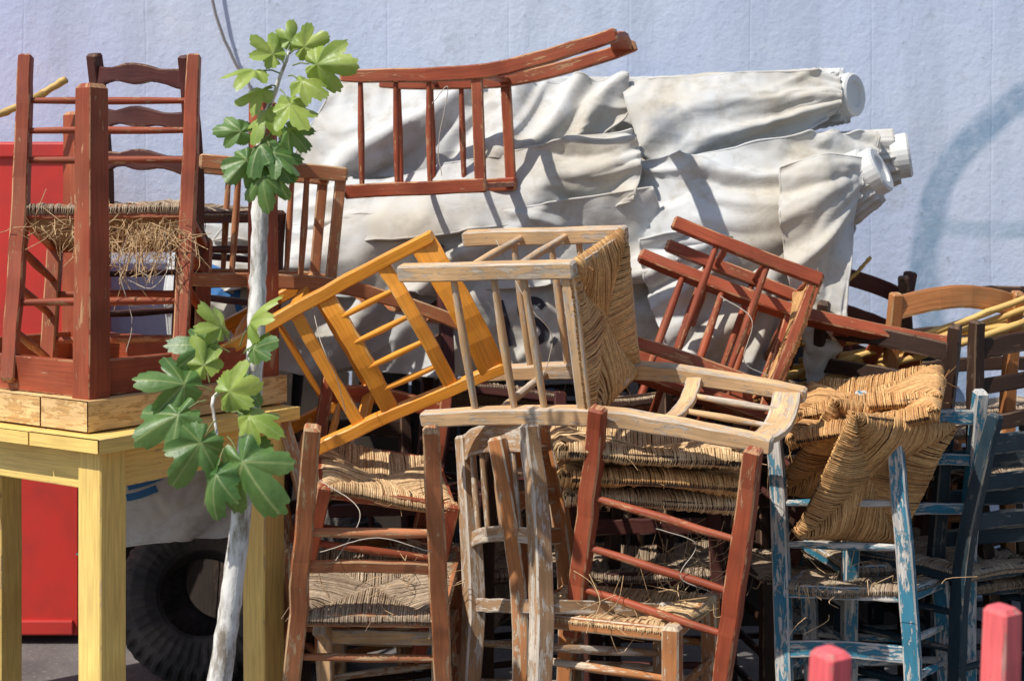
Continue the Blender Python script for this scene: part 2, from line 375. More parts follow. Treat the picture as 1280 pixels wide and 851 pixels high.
# ------------------------------------------------------------ cloth
def canvasmat(name,base,stain):
    m,nt,b=newmat(name); ob=nd(nt,'ShaderNodeTexCoord').outputs['Object']
    n1=noi(nt,ob,2.4,5,.6); n2=noi(nt,ob,9,6,.68); n3=noi(nt,ob,900,1)
    c=mix(nt,ramp(nt,n1,[(.42,0.),(.60,.7)]),base,stain); c=mix(nt,ramp(nt,n2,[(.50,0.),(.70,.6)]),c,tuple(x*.62 for x in stain))
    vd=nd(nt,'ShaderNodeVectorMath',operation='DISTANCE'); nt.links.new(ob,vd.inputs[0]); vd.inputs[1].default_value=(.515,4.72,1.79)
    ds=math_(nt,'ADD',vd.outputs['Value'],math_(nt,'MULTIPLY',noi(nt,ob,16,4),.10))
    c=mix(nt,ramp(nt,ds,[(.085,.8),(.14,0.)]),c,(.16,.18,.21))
    nt.links.new(c,b.inputs['Base Color']); b.inputs['Roughness'].default_value=.85; b.inputs['Specular IOR Level'].default_value=.15
    h=math_(nt,'ADD',math_(nt,'MULTIPLY',noi(nt,mapping(nt,ob,(7,7,12)),1,4,.55,.8),1),math_(nt,'MULTIPLY',n3,.05)); bump(nt,b,h,.32,.014); return m
CAN=canvasmat("dirty_white_canvas",(.56,.57,.57),(.49,.43,.33))
CAP,ntc,bc=newmat("white_plastic_cap"); bc.inputs['Base Color'].default_value=(.62,.62,.60,1); bc.inputs['Roughness'].default_value=.5
INK,nti,bi=newmat("black_print"); bi.inputs['Base Color'].default_value=(.035,.035,.045,1); bi.inputs['Roughness'].default_value=.8
INB,ntb_,bib=newmat("blue_print"); bib.inputs['Base Color'].default_value=(.03,.14,.35,1); bib.inputs['Roughness'].default_value=.8
def cr(P,n):
    P=np.asarray(P,float); m=len(P); t=np.linspace(0,m-1-1e-9,n); i=t.astype(int); f=(t-i)
    sh=(n,)+(1,)*(P.ndim-1); f=f.reshape(sh)
    g=lambda k: P[np.clip(k,0,m-1)]
    p0=np.where((i==0).reshape(sh),2*g(i)-g(i+1),g(i-1)); p3=np.where((i+2>=m).reshape(sh),2*g(i+1)-g(i),g(i+2)); p1=g(i);p2=g(i+1)
    return .5*(2*p1+(p2-p0)*f+(2*p0-5*p1+4*p2-p3)*f*f+(3*p1-p0-3*p2+p3)*f**3)
def up2(G,n): G=cr(G,n[1]); return np.swapaxes(cr(np.swapaxes(G,0,1),n[0]),0,1)
def ns(x,y,z=0): return noise.noise(Vector((x,y,z)))
BVHS={}
def foldfield(G,folds,seed):
    R,Cn=G.shape[:2]; D=np.zeros((R,Cn))
    for fo in folds:
        if fo[0]=='rad':      # pleats running out from a gathering point
            _,an,k,amp=fo; A=W(*an)
            for i in range(R):
                for j in range(Cn):
                    dx=G[i,j,0]-A[0]; dz=G[i,j,2]-A[2]; ds=math.hypot(dx,dz); th=math.atan2(dz,-dx)
                    n1=ns(th*k+.8*ns(ds*2.5,th*3,seed),ds*1.5,seed)
                    D[i,j]+=amp*min(1,.2+ds/.4)*((1-min(1,abs(n1)*2.8))**1.2-.35)
        else:
            ang,fr,amp,stretch=fo; c,s=math.cos(r(ang)),math.sin(r(ang))
            for i in range(R):
                for j in range(Cn):
                    x=G[i,j,0]; y=-G[i,j,2]; al=x*c+y*s; ac=-x*s+y*c
                    wv=.09*ns(x*3,y*3,seed+9)
                    nn=ns(al*fr/stretch,(ac+wv)*fr,seed+fr)
                    D[i,j]+=amp*((1-min(1,abs(nn)*3.0))**1.1-.3)
    return D
def cloth(name,grid,folds,n=(110,80),parent=None,seed=0,mat=None,thick=.004,slack=1.06,pin='top',iters=80,lim=(.12,.09),grav=.00002,tag=None):
    """slack fabric held along its upper edge (and corners), relaxed so that it buckles into folds"""
    G0=np.array([[W(*q) for q in row] for row in grid]); nr0,nc0=G0.shape[:2]
    cn=(max(16,int(n[0]/2.2)),max(12,int(n[1]/2.2)))
    G=up2(G0,cn)
    du=np.gradient(G,axis=1); dv=np.gradient(G,axis=0); N=nz(np.cross(du,dv)); N[N[...,1]>0]*=-1
    R,Cn=G.shape[:2]
    P=G+N*foldfield(G,folds,seed)[...,None]
    if iters:
        pn=np.zeros((R,Cn),bool); pn[0]=True; pn[-1,0]=pn[-1,-1]=True
        if pin=='sides': pn[:,0]=True; pn[:,-1]=True
        P0=P.copy(); P0[0]=G[0]*.4+P[0]*.6; fams=[]
        for (di,dj,k) in ((0,1,1.),(1,0,1.),(1,1,.8),(1,-1,.8),(0,2,.3),(2,0,.3)):
            i0=slice(0,R-di); i1=slice(di,R)
            if dj>=0: j0,j1=slice(0,Cn-dj),slice(dj,Cn)
            else: j0,j1=slice(-dj,Cn),slice(0,Cn+dj)
            L=.5*np.linalg.norm(P[i1,j1]-P[i0,j0],axis=2)+.5*np.linalg.norm(G[i1,j1]-G[i0,j0],axis=2)*(slack if di==0 or dj!=0 else 1.03)
            fams.append((i0,j0,i1,j1,L,k))
        Pv=P.copy()
        for it in range(iters):
            vel=(P-Pv)*.9; Pv=P.copy(); P=P+vel; P[...,2]-=grav
            for sub in range(4):
                for (i0,j0,i1,j1,L,k) in fams:
                    dlt=P[i1,j1]-P[i0,j0]; ln=np.linalg.norm(dlt,axis=2)+1e-9
                    cc=dlt*((ln-L)/ln*k*.25)[...,None]
                    P[i0,j0]+=cc; P[i1,j1]-=cc
                off=((P-G)*N).sum(2); P+=N*(np.clip(off,-lim[1],lim[0])-off)[...,None]*.7
                P[pn]=P0[pn]
        for k_ in range(2):   # relax grid-scale ripples, keep the big folds
            Q=P.copy(); Q[1:-1,1:-1]=.5*P[1:-1,1:-1]+.125*(P[:-2,1:-1]+P[2:,1:-1]+P[1:-1,:-2]+P[1:-1,2:]); P=Q
    P=up2(P,n)
    R,Cn=n[1],n[0]
    du=np.gradient(P,axis=1); dv=np.gradient(P,axis=0); N=nz(np.cross(du,dv)); N[N[...,1]>0]*=-1
    a=np.cumsum(np.linalg.norm(du,axis=2),axis=1); b=np.cumsum(np.linalg.norm(dv,axis=2),axis=0)
    ang=folds[0][0] if folds[0][0]!='rad' else -22
    fine=foldfield(P,[(ang+12,9,.018,4)],seed+60)
    msk=np.array([[max(0.,min(1.,ns(P[i,j,0]*3,P[i,j,2]*3,seed+77)*2.2+.4)) for j in range(Cn)] for i in range(R)])
    P=P+N*(fine*msk)[...,None]
    V=P.reshape(-1,3)
    faces=[];uvs=[]
    for i in range(R-1):
        for j in range(Cn-1):
            faces.append([i*Cn+j,i*Cn+j+1,(i+1)*Cn+j+1,(i+1)*Cn+j]); uvs.append([(a[i,j],b[i,j]),(a[i,j+1],b[i,j+1]),(a[i+1,j+1],b[i+1,j+1]),(a[i+1,j],b[i+1,j])])
    mb=MB(); mb.add(V,faces,0,uvs,True); 
    for line in (P[0],P[-1],P[:,0],P[:,-1]): sweep(mb,line+np.array([0,-.002,0]),.008,.008,up=(0,1,0.1),mat=0,kind='round',k=6,wob=0)
    ob=mb.build(name,[mat or CAN])
    so=ob.modifiers.new("t",'SOLIDIFY'); so.thickness=thick
    if parent: ob.parent=parent
    if tag: BVHS[tag]=(BVHTree.FromPolygons(V.tolist(),faces),ob)
    return ob
def decal(name,tags,strokes,mat,width):
    """printed marks: thin patches laid on the outermost cloth surface"""
    mb=MB(); own=BVHS[tags[0]][1]
    for st in strokes:
        w=width
        if isinstance(st,tuple): st,w=st
        P=cr(np.array([W(u,v,1.0) for (u,v) in st]),40); E=np.array([0,0,EYE])
        T=nz(np.gradient(P,axis=0)); S=np.cross(T,[0,1,0]); V=[];ok=[]
        for i in range(40):
            for q in np.linspace(-.5,.5,7):
                t=P[i]+S[i]*q*w/F; dr=nz(t-E); best=None
                for tg in tags:
                    loc,nn,_,dist=BVHS[tg][0].ray_cast(Vector(E),Vector(dr))
                    if loc is not None and (best is None or dist<best[1]): best=(loc,dist)
                ok.append(best is not None); V.append(np.array(best[0])-dr*.008 if best else E+dr*4.6)
        f=[[i*7+j,i*7+j+1,(i+1)*7+j+1,(i+1)*7+j] for i in range(39) for j in range(6)]
        f=[q for q in f if all(ok[k] for k in q) and max(abs(V[q[0]][1]-V[k][1]) for k in q)<.03]
        if f: mb.add(V,f,0,[[(0,0)]*4]*len(f),True)
    if mb.f: o=mb.build(name,[mat]); o.parent=own
def bundle(name,axis,radii,seed,flat=.8,parent=None,cap=None,n=(150,130),amp=.30):
    A=cr(np.array([W(*q) for q in axis]),n[0]); Rr=cr(np.array(radii,float),n[0])
    T=nz(np.gradient(A,axis=0)); S=nz(np.cross(np.array([0,0,1.]),T)); U=np.cross(T,S)
    V=[]
    for i in range(n[0]):
        for j in range(n[1]):
            th=2*math.pi*j/n[1]+1.3*i/n[0]; x=i/n[0]
            nn=ns(math.cos(th)*2.1,math.sin(th)*2.1,seed+x*.9); n2=ns(math.cos(th)*4,math.sin(th)*4,seed+7+x*1.3)
            rr=Rr[i]*(1-amp*.5+amp*(1-min(1,abs(nn)*2.6))**1.1+.08*(1-min(1,abs(n2)*3))+.06*ns(x*4,th,seed))
            V.append(A[i]+S[i]*math.cos(th)*rr*flat+U[i]*math.sin(th)*rr)
    K=n[1]; faces=[];uvs=[]
    for i in range(n[0]-1):
        for j in range(K):
            faces.append([i*K+j,i*K+(j+1)%K,(i+1)*K+(j+1)%K,(i+1)*K+j]); uvs.append([(i*.01,j*.01)]*4)
    faces.append(list(range(K))[::-1]);uvs.append([(0,0)]*K); faces.append([(n[0]-1)*K+j for j in range(K)]);uvs.append([(0,0)]*K)
    mb=MB(); mb.add(V,faces,0,uvs,True)
    if cap:
        e=A[-1];t=T[-1]; prof=[(-.02,cap*.9),(0,cap),(.035,cap),(.042,cap*.9),(.042,cap*.62),(.034,cap*.55),(.034,.001)]
        a=np.linspace(0,2*math.pi,28,endpoint=False); V=[];f=[]
        for (z,rad) in prof:
            for q in a: V.append(e+t*z+(S[-1]*math.cos(q)+U[-1]*math.sin(q))*rad)
        for i in range(len(prof)-1):
            for j in range(28): f.append([i*28+j,i*28+(j+1)%28,(i+1)*28+(j+1)%28,(i+1)*28+j])
        mb.add(V,f,1,[[(0,0)]*4]*len(f),False)
    ob=mb.build(name,[CAN,CAP]); 
    if parent: ob.parent=parent
    return ob
def emp(n):
    e=bpy.data.objects.new(n,None); bpy.context.scene.collection.objects.link(e); return e
C1=(1090,116,4.8); C2=(1160,200,4.7); C3=(1108,205,4.5)
par=emp("folded_canvas_parasol")
bundle("canopy",[(430,190,5.15),(620,165,5.1),(820,155,5.05),(1000,128,4.97),(1056,120,4.86)],[.15,.17,.15,.10,.085],3,parent=par,cap=.075)
cloth("canopy_flap",[[(778,108,4.88),(850,98,4.82),(940,88,4.80),(1046,92,4.82)],[(790,145,4.78),(860,150,4.72),(950,140,4.72),(1050,120,4.76)],[(808,196,4.76),(855,202,4.7),(935,186,4.7),(1034,150,4.76)]],[('rad',C1,6,.06)],(140,80),par,1,slack=1.03)
cloth("canopy_flap",[[(415,100,5.0),(520,95,4.92),(640,98,4.92),(785,104,4.88)],[(385,150,4.9),(520,150,4.8),(650,145,4.8),(782,140,4.8)],[(355,210,4.86),(500,215,4.78),(620,205,4.75),(740,170,4.76)]],[(-48,5.5,.11,4)],(160,90),par,31,slack=1.04,pin='sides')
par2=emp("folded_canvas_parasol")
bundle("canopy",[(330,330,5.05),(560,290,5.0),(800,255,4.95),(1000,215,4.85),(1122,196,4.76)],[.20,.22,.19,.13,.08],11,parent=par2,cap=.075)
cloth("canopy_flap",[[(765,205,4.72),(850,195,4.62),(980,172,4.6),(1096,168,4.7)],[(795,250,4.62),(880,240,4.55),(1000,235,4.52),(1090,212,4.6)],[(822,315,4.6),(900,300,4.52),(985,300,4.52),(1060,290,4.58)],[(885,345,4.62),(930,378,4.6),(1000,345,4.6),(1030,335,4.6)]],[('rad',C2,5.5,.08)],(140,100),par2,4,slack=1.03)
cloth("canopy_flap",[[(355,235,4.86),(500,225,4.74),(640,190,4.68),(790,160,4.68)],[(310,280,4.80),(480,268,4.68),(640,240,4.64),(800,210,4.64)],[(270,305,4.78),(470,305,4.66),(640,282,4.62),(790,255,4.62)]],[('rad',(980,140,4.6),6,.10)],(170,80),par2,71,slack=1.04,pin='sides')
cloth("canopy_flap",[[(262,285,4.80),(470,272,4.66),(640,262,4.6),(815,235,4.58)],[(238,320,4.74),(450,318,4.62),(640,315,4.58),(835,290,4.56)],[(218,350,4.70),(430,366,4.6),(640,355,4.57),(850,345,4.55)]],[(-24,5.5,.10,5)],(180,90),par2,41,slack=1.025,tag='mid',pin='sides')
par3=emp("folded_canvas_parasol")
bundle("canopy",[(560,380,4.9),(760,350,4.85),(950,290,4.72),(1088,218,4.54)],[.18,.19,.15,.085],21,parent=par3,cap=.078)
cloth("canopy_flap",[[(978,212,4.48),(1030,192,4.43),(1078,198,4.5)],[(978,270,4.43),(1030,270,4.38),(1072,262,4.46)],[(985,330,4.40),(1030,340,4.38),(1055,322,4.44)],[(1000,390,4.40),(1030,400,4.38),(1047,372,4.42)],[(1006,440,4.40),(1022,492,4.38),(1042,450,4.42)]],[('rad',C3,6,.06)],(80,130),par3,8,slack=1.03)
cloth("canopy_flap",[[(800,300,4.56),(860,290,4.52),(930,300,4.5),(1000,320,4.5)],[(815,370,4.53),(870,370,4.5),(930,380,4.48),(985,385,4.48)],[(840,450,4.50),(880,462,4.48),(930,470,4.48),(970,450,4.48)]],[('rad',(1010,260,4.5),5,.08)],(100,90),par3,58,slack=1.03)
cloth("canvas_sheet",[[(218,320,4.84),(420,330,4.70),(620,330,4.66),(835,320,4.62)],[(216,390,4.78),(420,390,4.65),(620,390,4.60),(845,390,4.57)],[(220,455,4.76),(420,460,4.68),(640,460,4.62),(865,450,4.60)]],[(-55,4.5,.09,4)],(190,90),None,15,slack=1.03,tag='low',pin='sides')
cloth("canvas_sheet",[[(150,588,4.40),(220,580,4.36),(300,590,4.42)],[(145,625,4.32),(215,625,4.28),(295,630,4.34)],[(95,692,4.32),(200,674,4.26),(300,668,4.32)]],[(-30,6,.07,4)],(100,70),None,25,iters=40,slack=1.03,tag='und')
decal("black_lettering",['low','mid'],[[(624,376),(632,403),(640,432)],[(680,384),(670,376),(656,378),(652,390),(662,399),(676,405),(681,418),(670,427),(656,422)],([(690,424),(695,428)],10)],INK,10)
decal("blue_lettering",['low','mid'],[([(232,330),(262,336),(292,350)],13),([(238,352),(262,360),(290,374)],12),([(300,345),(296,370),(300,392)],8),([(268,335),(262,352),(258,366)],7)],INB,12)
decal("blue_lettering",['und'],[([(160,610),(185,603),(210,592)],6),([(158,622),(175,618),(196,610)],9)],INB,9)

# ------------------------------------------------------------ tyre
RUB,ntr,br_=newmat("dusty_rubber"); obn=nd(ntr,'ShaderNodeTexCoord').outputs['Object']
ntr.links.new(mix(ntr,ramp(ntr,noi(ntr,obn,7,5),[(.4,0.),(.7,1.)]),(.025,.024,.025),(.10,.085,.075)),br_.inputs['Base Color']); br_.inputs['Roughness'].default_value=.8
def tyre(M):
    mb=MB(); n=180
    prof=[(.150,-.07),(.165,-.085),(.205,-.10),(.25,-.098),(.28,-.085),(.292,-.07),(.30,-.045),(.296,-.04),(.296,-.036),(.303,-.03),(.303,-.004),(.294,0),(.303,.004),(.303,.03),(.296,.036),(.30,.045),(.292,.07),(.28,.085),(.25,.098),(.205,.10),(.165,.085),(.150,.07),(.16,0)]
    K=len(prof); V=[]
    for i in range(n):
        a=2*math.pi*i/n; g=(i//2)%2
        for (q,z) in prof:
            qq=q-(.012 if (q>.275 and g and abs(z)>.02) else 0)
            V.append((qq*math.cos(a),qq*math.sin(a),z*(1+(.05 if (q>.2 and q<.29 and g) else 0))))
    f=[]
    for i in range(n):
        for j in range(K): f.append([i*K+j,((i+1)%n)*K+j,((i+1)%n)*K+(j+1)%K,i*K+(j+1)%K])
    mb.add(V,f,0,[[(0,0)]*4]*len(f),False); mb.build("old_tyre",[RUB],M)
tyre(Matrix.Translation((-1.0,4.62,.265))@Matrix.Rotation(r(62),4,'X')@Matrix.Rotation(r(12),4,'Y')@Matrix.Scale(.92,4))
tyre(Matrix.Translation((-.97,4.84,.26))@Matrix.Rotation(r(66),4,'X')@Matrix.Rotation(r(10),4,'Y')@Matrix.Scale(.90,4))
tyre(Matrix.Translation((-.62,4.80,.26))@Matrix.Rotation(r(75),4,'X')@Matrix.Rotation(r(-30),4,'Y')@Matrix.Scale(.88,4))

# ------------------------------------------------------------ red cabinet
REDP,ntp,bp=newmat("red_painted_metal"); o=nd(ntp,'ShaderNodeTexCoord').outputs['Object']
ntp.links.new(mix(ntp,ramp(ntp,noi(ntp,o,6,5),[(.4,0.),(.75,1.)]),(.60,.035,.025),(.42,.035,.028)),bp.inputs['Base Color']); bp.inputs['Roughness'].default_value=.45
mb=MB()
sweep(mb,[(-2.6,5.2,.895),(-1.525,5.2,.895)],.42,1.73,mat=0,cap=False,ch=.02,wob=0)
for z in (.06,.85,1.73): sweep(mb,[(-2.6,4.985,z),(-1.54,4.985,z)],.02,.05,mat=0,wob=0)
mb.add([(-1.525,4.995,.04),(-1.525,5.405,.04),(-1.525,5.405,1.75),(-1.525,4.995,1.75)],[[0,1,2,3]],0,[[(0,0)]*4],False)
mb.build("red_metal_cabinet",[REDP])
mb=MB(); x=-1.50  # added dark boards along the wall foot, in place of the shadow there
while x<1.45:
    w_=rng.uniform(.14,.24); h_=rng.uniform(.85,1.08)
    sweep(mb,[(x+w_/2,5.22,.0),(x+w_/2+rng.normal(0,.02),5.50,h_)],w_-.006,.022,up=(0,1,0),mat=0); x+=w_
mb.build("shade_boards",[SHD])

# ------------------------------------------------------------ bamboo
mb=MB()
def cane(a,b,rad=.012):
    a,b=np.array(a),np.array(b); n=26; pts=[a+(b-a)*t+np.array([0,0,-.02*math.sin(math.pi*t)]) for t in np.linspace(0,1,n)]
    w=[rad*2*(1.18 if i%4==0 else 1) for i in range(n)]; sweep(mb,pts,w,w,mat=0,kind='round',cap=True)
for (p,q) in [((940,480,4.45),(1310,362,4.3)),((960,476,4.5),(1320,372,4.35)),((980,486,4.4),(1330,384,4.3)),((1000,470,4.5),(1320,392,4.4)),((960,462,4.55),(1300,404,4.4)),((1000,452,4.55),(1330,378,4.45)),((930,430,4.55),(1330,398,4.4))]: cane(W(*p),W(*q),.010)
mb.build("bamboo_canes",[BAM])
mb=MB(); cane(W(-60,160,4.3),W(82,100,4.3),.011); mb.build("bamboo_cane",[BAM])
mb=MB(); cane(W(1030,365,4.6),W(1088,322,4.6),.006); mb.build("stick",[BAM])

# ------------------------------------------------------------ fig tree
BARK,ntb,bb=newmat("pale_bark"); o=nd(ntb,'ShaderNodeTexCoord').outputs['Object']
c=mix(ntb,ramp(ntb,noi(ntb,mapping(ntb,o,(30,30,8)),1,6,.7),[(.38,0.),(.54,1.)]),(.26,.22,.17),(.72,.70,.66))
ntb.links.new(c,bb.inputs['Base Color']); bb.inputs['Roughness'].default_value=.85; bump(ntb,bb,noi(ntb,mapping(ntb,o,(60,60,25)),1,5),.8,.005)
STEM,nts,bs=newmat("green_stem"); bs.inputs['Base Color'].default_value=(.16,.20,.06,1)
def leafm(name,c1,c2):
    m,nt,b=newmat(name); uv=nd(nt,'ShaderNodeUVMap').outputs[0]; ob=nd(nt,'ShaderNodeTexCoord').outputs['Object']
    c=mix(nt,ramp(nt,noi(nt,ob,14,3),[(.35,0.),(.65,1.)]),c1,c2)
    sep=nd(nt,'ShaderNodeSeparateXYZ'); nt.links.new(uv,sep.inputs[0])
    v=ramp(nt,sep.outputs[0],[(.0,1.),(.022,0.)])
    c=mix(nt,math_(nt,'MULTIPLY',v,.7),c,(.38,.45,.18))
    nt.links.new(c,b.inputs['Base Color']); b.inputs['Roughness'].default_value=.42
    bump(nt,b,noi(nt,ob,70,3),.5,.003)
    tr=nd(nt,'ShaderNodeBsdfTranslucent'); nt.links.new(mix(nt,.5,c,(.40,.55,.05)),tr.inputs[0])
    ms=nd(nt,'ShaderNodeMixShader'); ms.inputs[0].default_value=.35; out=nt.nodes['Material Output']
    nt.links.new(b.outputs[0],ms.inputs[1]); nt.links.new(tr.outputs[0],ms.inputs[2]); nt.links.new(ms.outputs[0],out.inputs[0]); return m
LF=leafm("fig_leaf",(.06,.15,.04),(.15,.27,.08)); LF2=leafm("young_fig_leaf",(.22,.34,.06),(.40,.50,.11))
def leaf(mb,base,dirv,nrm,size,mat):
    """fig leaf: long rounded lobes with open sinuses, heart-shaped base"""
    d=nz(np.array(dirv,float)); n=np.array(nrm,float); n=nz(n-d*(n@d)); s=np.cross(d,n)
    K=110; RR=5; V=[];UVs=[]; cen=.24
    sin_=rng.uniform(.42,.60)
    lobes=[(0,rng.uniform(1.0,1.12),31),(50+rng.normal(0,5),rng.uniform(.78,.95),29),(-50+rng.normal(0,5),rng.uniform(.78,.95),29),(103,rng.uniform(.50,.68),32),(-103,rng.uniform(.50,.68),32)]
    if rng.uniform()<.3: lobes=lobes[:3]; sin_=.52
    curl=rng.uniform(.05,.8); fold=rng.uniform(.1,1.0); ph=rng.uniform(0,6)
    for k in range(K):
        th=-math.pi+2*math.pi*k/K; td=math.degrees(th); rad=sin_
        for (l,R,wd) in lobes:
            dd=abs((td-l+180)%360-180)
            if dd<wd: rad=max(rad,R*math.cos(math.radians(dd/wd*90))**.36)
        rad*=1+.03*math.sin(k*1.9+ph)+.02*rng.normal()
        if abs(td)>140: rad=.45 
        if abs(td)>168: rad=.45*(.25+.75*(180-abs(td))/12)
        dl=min(abs((td-l+180)%360-180) for (l,_,_) in lobes)
        for q in range(1,RR+1):
            f=q/RR*rad*.66; x=math.sin(th)*f*.95; y=math.cos(th)*f+cen
            vein=math.sin(math.radians(min(dl,90)))*f
            z=-fold*abs(x)*.5-curl*(x*x+(y-.3)**2)*1.2+.05*math.sin(5*th+ph)*q/RR + .12*min(vein,.12)
            V.append(np.array(base)+(s*x+d*y+n*z)*size); UVs.append((vein,f))
    V.append(np.array(base)+(d*cen)*size); c=len(V)-1; UVs.append((0,0))
    faces=[]
    for k in range(K):
        k2=(k+1)%K; faces.append([c,k*RR,k2*RR])
        for q in range(RR-1): faces.append([k*RR+q,k*RR+q+1,k2*RR+q+1,k2*RR+q])
    mb.add(V,faces,mat,[[UVs[i] for i in f] for f in faces],True)
mb=MB()
tr_=[(258,960,3.15,17),(274,851,3.15,15),(290,740,3.15,13.5),(302,640,3.16,12.5),(311,540,3.17,12),(318,450,3.18,11.5),(322,360,3.2,11),(325,280,3.2,10.5),(322,200,3.2,9.5)]
tp=cr(np.array([W(*q[:3]) for q in tr_]),60); tw=cr(np.array([[q[3]] for q in tr_]),60)[:,0]*2*3.17/F
tp=tp+rng.normal(0,.0010,tp.shape); tw=tw*(1+np.array([.05*ns(i*.35,1) +.03*ns(i*1.1,5) for i in range(60)])*1.6)
sweep(mb,tp,tw,tw,up=(0,1,0),mat=0,kind='round',k=16)
def twig(pts,w0,w1,mat=0):
    P=cr(np.array([W(*q) for q in pts]),12); w=np.linspace(w0,w1,12); sweep(mb,P,w,w,up=(0,1,.1),mat=mat,kind='round',k=8); return P
twig([(322,210,3.2),(328,160,3.2),(345,110,3.18),(362,65,3.16)],.018,.006,0)
twig([(330,180,3.2),(350,150,3.16),(368,120,3.14)],.010,.005,1)
twig([(314,470,3.17),(290,482,3.1),(266,500,3.05),(272,545,3.02)],.013,.006,0)
twig([(312,540,3.17),(300,520,3.12),(285,500,3.08)],.010,.006,0)
twig([(303,620,3.16),(292,605,3.14),(288,590,3.12)],.010,.006,0)
leaves=[(362,68,3.16,1,.55,-.2,.09,1),(366,82,3.15,1,.05,-.4,.12,1),(360,70,3.16,.1,1,.2,.075,1),(355,80,3.15,-.8,.8,-.2,.09,1),(350,92,3.15,-1,.15,-.3,.11,1),
(345,108,3.15,-1,-.2,-.2,.085,1),(350,112,3.14,.5,-.6,-.6,.11,1),(360,95,3.13,1,-.3,-.5,.09,1),(340,130,3.15,-.4,-.7,-.6,.09,1),(350,150,3.13,.8,-.7,-.5,.085,0),
(335,165,3.13,-.4,-.8,-.6,.10,0),(330,172,3.12,.6,-.8,-.4,.10,0),(325,168,3.15,-1,.2,-.2,.085,0),(322,185,3.12,-.6,-.7,-.5,.10,0),(330,188,3.12,.9,-.3,-.4,.085,0),(325,195,3.12,.2,-1,-.5,.10,0),(318,190,3.2,-.9,-.3,.3,.085,0),(333,205,3.12,.6,-.9,-.3,.08,0),
(287,440,3.12,-.9,.3,-.3,.11,0),(300,432,3.12,.4,.9,-.2,.11,1),(288,428,3.12,-.5,1,-.2,.095,1),(305,442,3.1,.8,.5,-.5,.085,0),(300,455,3.1,.3,-.9,-.6,.10,0),(264,488,3.06,-1,.35,-.3,.14,0),(258,500,3.04,-1,-.45,-.3,.145,0),(262,478,3.08,-.3,.9,.1,.10,1),
(268,495,3.05,.8,.35,-.4,.115,1),(270,525,3.02,-.6,-.9,-.5,.135,0),(280,560,3.0,-.25,-1,-.4,.12,0),(284,545,3.0,.6,-.75,-.35,.18,0),(290,515,3.04,.9,-.1,-.5,.10,1)]
for (u,v,d,dx,dz,dy,sz,yg) in leaves:
    b=W(u,v,d); dr=nz(np.array([dx,dy,dz])); pl=sz*rng.uniform(.15,.35)
    e=b+dr*pl; sweep(mb,[b,(b+e)/2+np.array([0,0,.004]),e],.0035,.003,up=(0,1,.3),mat=1,kind='round',k=6,cap=False,wob=0)
    nr=np.array([rng.normal(-.1,.6),-1+rng.uniform(-.1,.6),.5+rng.normal(0,.6)]); 
    leaf(mb,e-dr*sz*.08,dr+np.array([0,0,-.1]),nr,sz*1.05,3 if yg else 2)
mb.build("fig_tree",[BARK,STEM,LF,LF2])

# ------------------------------------------------------------ wall, ground
WL,nw,bw=newmat("blue_limewashed_concrete"); pos=nd(nw,'ShaderNodeNewGeometry').outputs['Position']
sx=nd(nw,'ShaderNodeSeparateXYZ'); nw.links.new(pos,sx.inputs[0])
c=mix(nw,ramp(nw,noi(nw,mapping(nw,pos,(.7,.7,.6)),1,4),[(.35,0.),(.65,1.)]),(.48,.56,.78),(.60,.66,.78))
c=mix(nw,ramp(nw,noi(nw,mapping(nw,pos,(7,7,.6)),1,5,.6),[(.46,0.),(.72,.55)]),c,(.40,.46,.57))
c=mix(nw,ramp(nw,noi(nw,pos,5,7,.7),[(.55,0.),(.68,.4)]),c,(.68,.72,.77))
c=mix(nw,ramp(nw,noi(nw,pos,3,8,.75),[(.60,0.),(.66,.5)]),c,(.42,.46,.52))
c=mix(nw,ramp(nw,noi(nw,pos,26,6,.72),[(.64,0.),(.69,.6)]),c,(.28,.30,.36))
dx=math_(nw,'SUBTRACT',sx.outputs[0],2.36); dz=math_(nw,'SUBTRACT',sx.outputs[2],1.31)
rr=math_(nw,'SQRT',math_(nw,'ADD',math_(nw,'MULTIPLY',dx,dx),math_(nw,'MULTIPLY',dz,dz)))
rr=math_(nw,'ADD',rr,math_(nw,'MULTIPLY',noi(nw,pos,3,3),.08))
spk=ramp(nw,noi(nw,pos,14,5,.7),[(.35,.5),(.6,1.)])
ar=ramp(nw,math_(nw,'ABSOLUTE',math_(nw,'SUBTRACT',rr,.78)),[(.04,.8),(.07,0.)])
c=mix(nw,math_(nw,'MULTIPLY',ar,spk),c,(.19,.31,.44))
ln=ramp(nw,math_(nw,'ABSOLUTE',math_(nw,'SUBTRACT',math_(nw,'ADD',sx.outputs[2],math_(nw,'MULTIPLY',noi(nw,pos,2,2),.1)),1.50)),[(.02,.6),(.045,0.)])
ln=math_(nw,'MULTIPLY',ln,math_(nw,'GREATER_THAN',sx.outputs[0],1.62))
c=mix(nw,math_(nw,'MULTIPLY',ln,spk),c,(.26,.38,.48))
nw.links.new(c,bw.inputs['Base Color']); bw.inputs['Roughness'].default_value=.9
jx=math_(nw,'ADD',sx.outputs[0],math_(nw,'MULTIPLY',noi(nw,pos,1.5,3),.03))
fr=math_(nw,'FRACT',math_(nw,'MULTIPLY',jx,2.1)); jt=ramp(nw,fr,[(.0,0.),(.012,1.),(.988,1.),(1.,0.)])
h=math_(nw,'ADD',math_(nw,'MULTIPLY',jt,.12),math_(nw,'ADD',math_(nw,'MULTIPLY',noi(nw,mapping(nw,pos,(4,4,1.5)),1,3,.5),1.2),math_(nw,'MULTIPLY',noi(nw,pos,26,8,.7),.6))); bump(nw,bw,h,.5,.014)
mb=MB()
sweep(mb,[(-9,5.75,2.4),(9,5.75,2.4)],.3,4.8,mat=0,cap=False,ch=.01,wob=0); mb.build("concrete_wall",[WL])
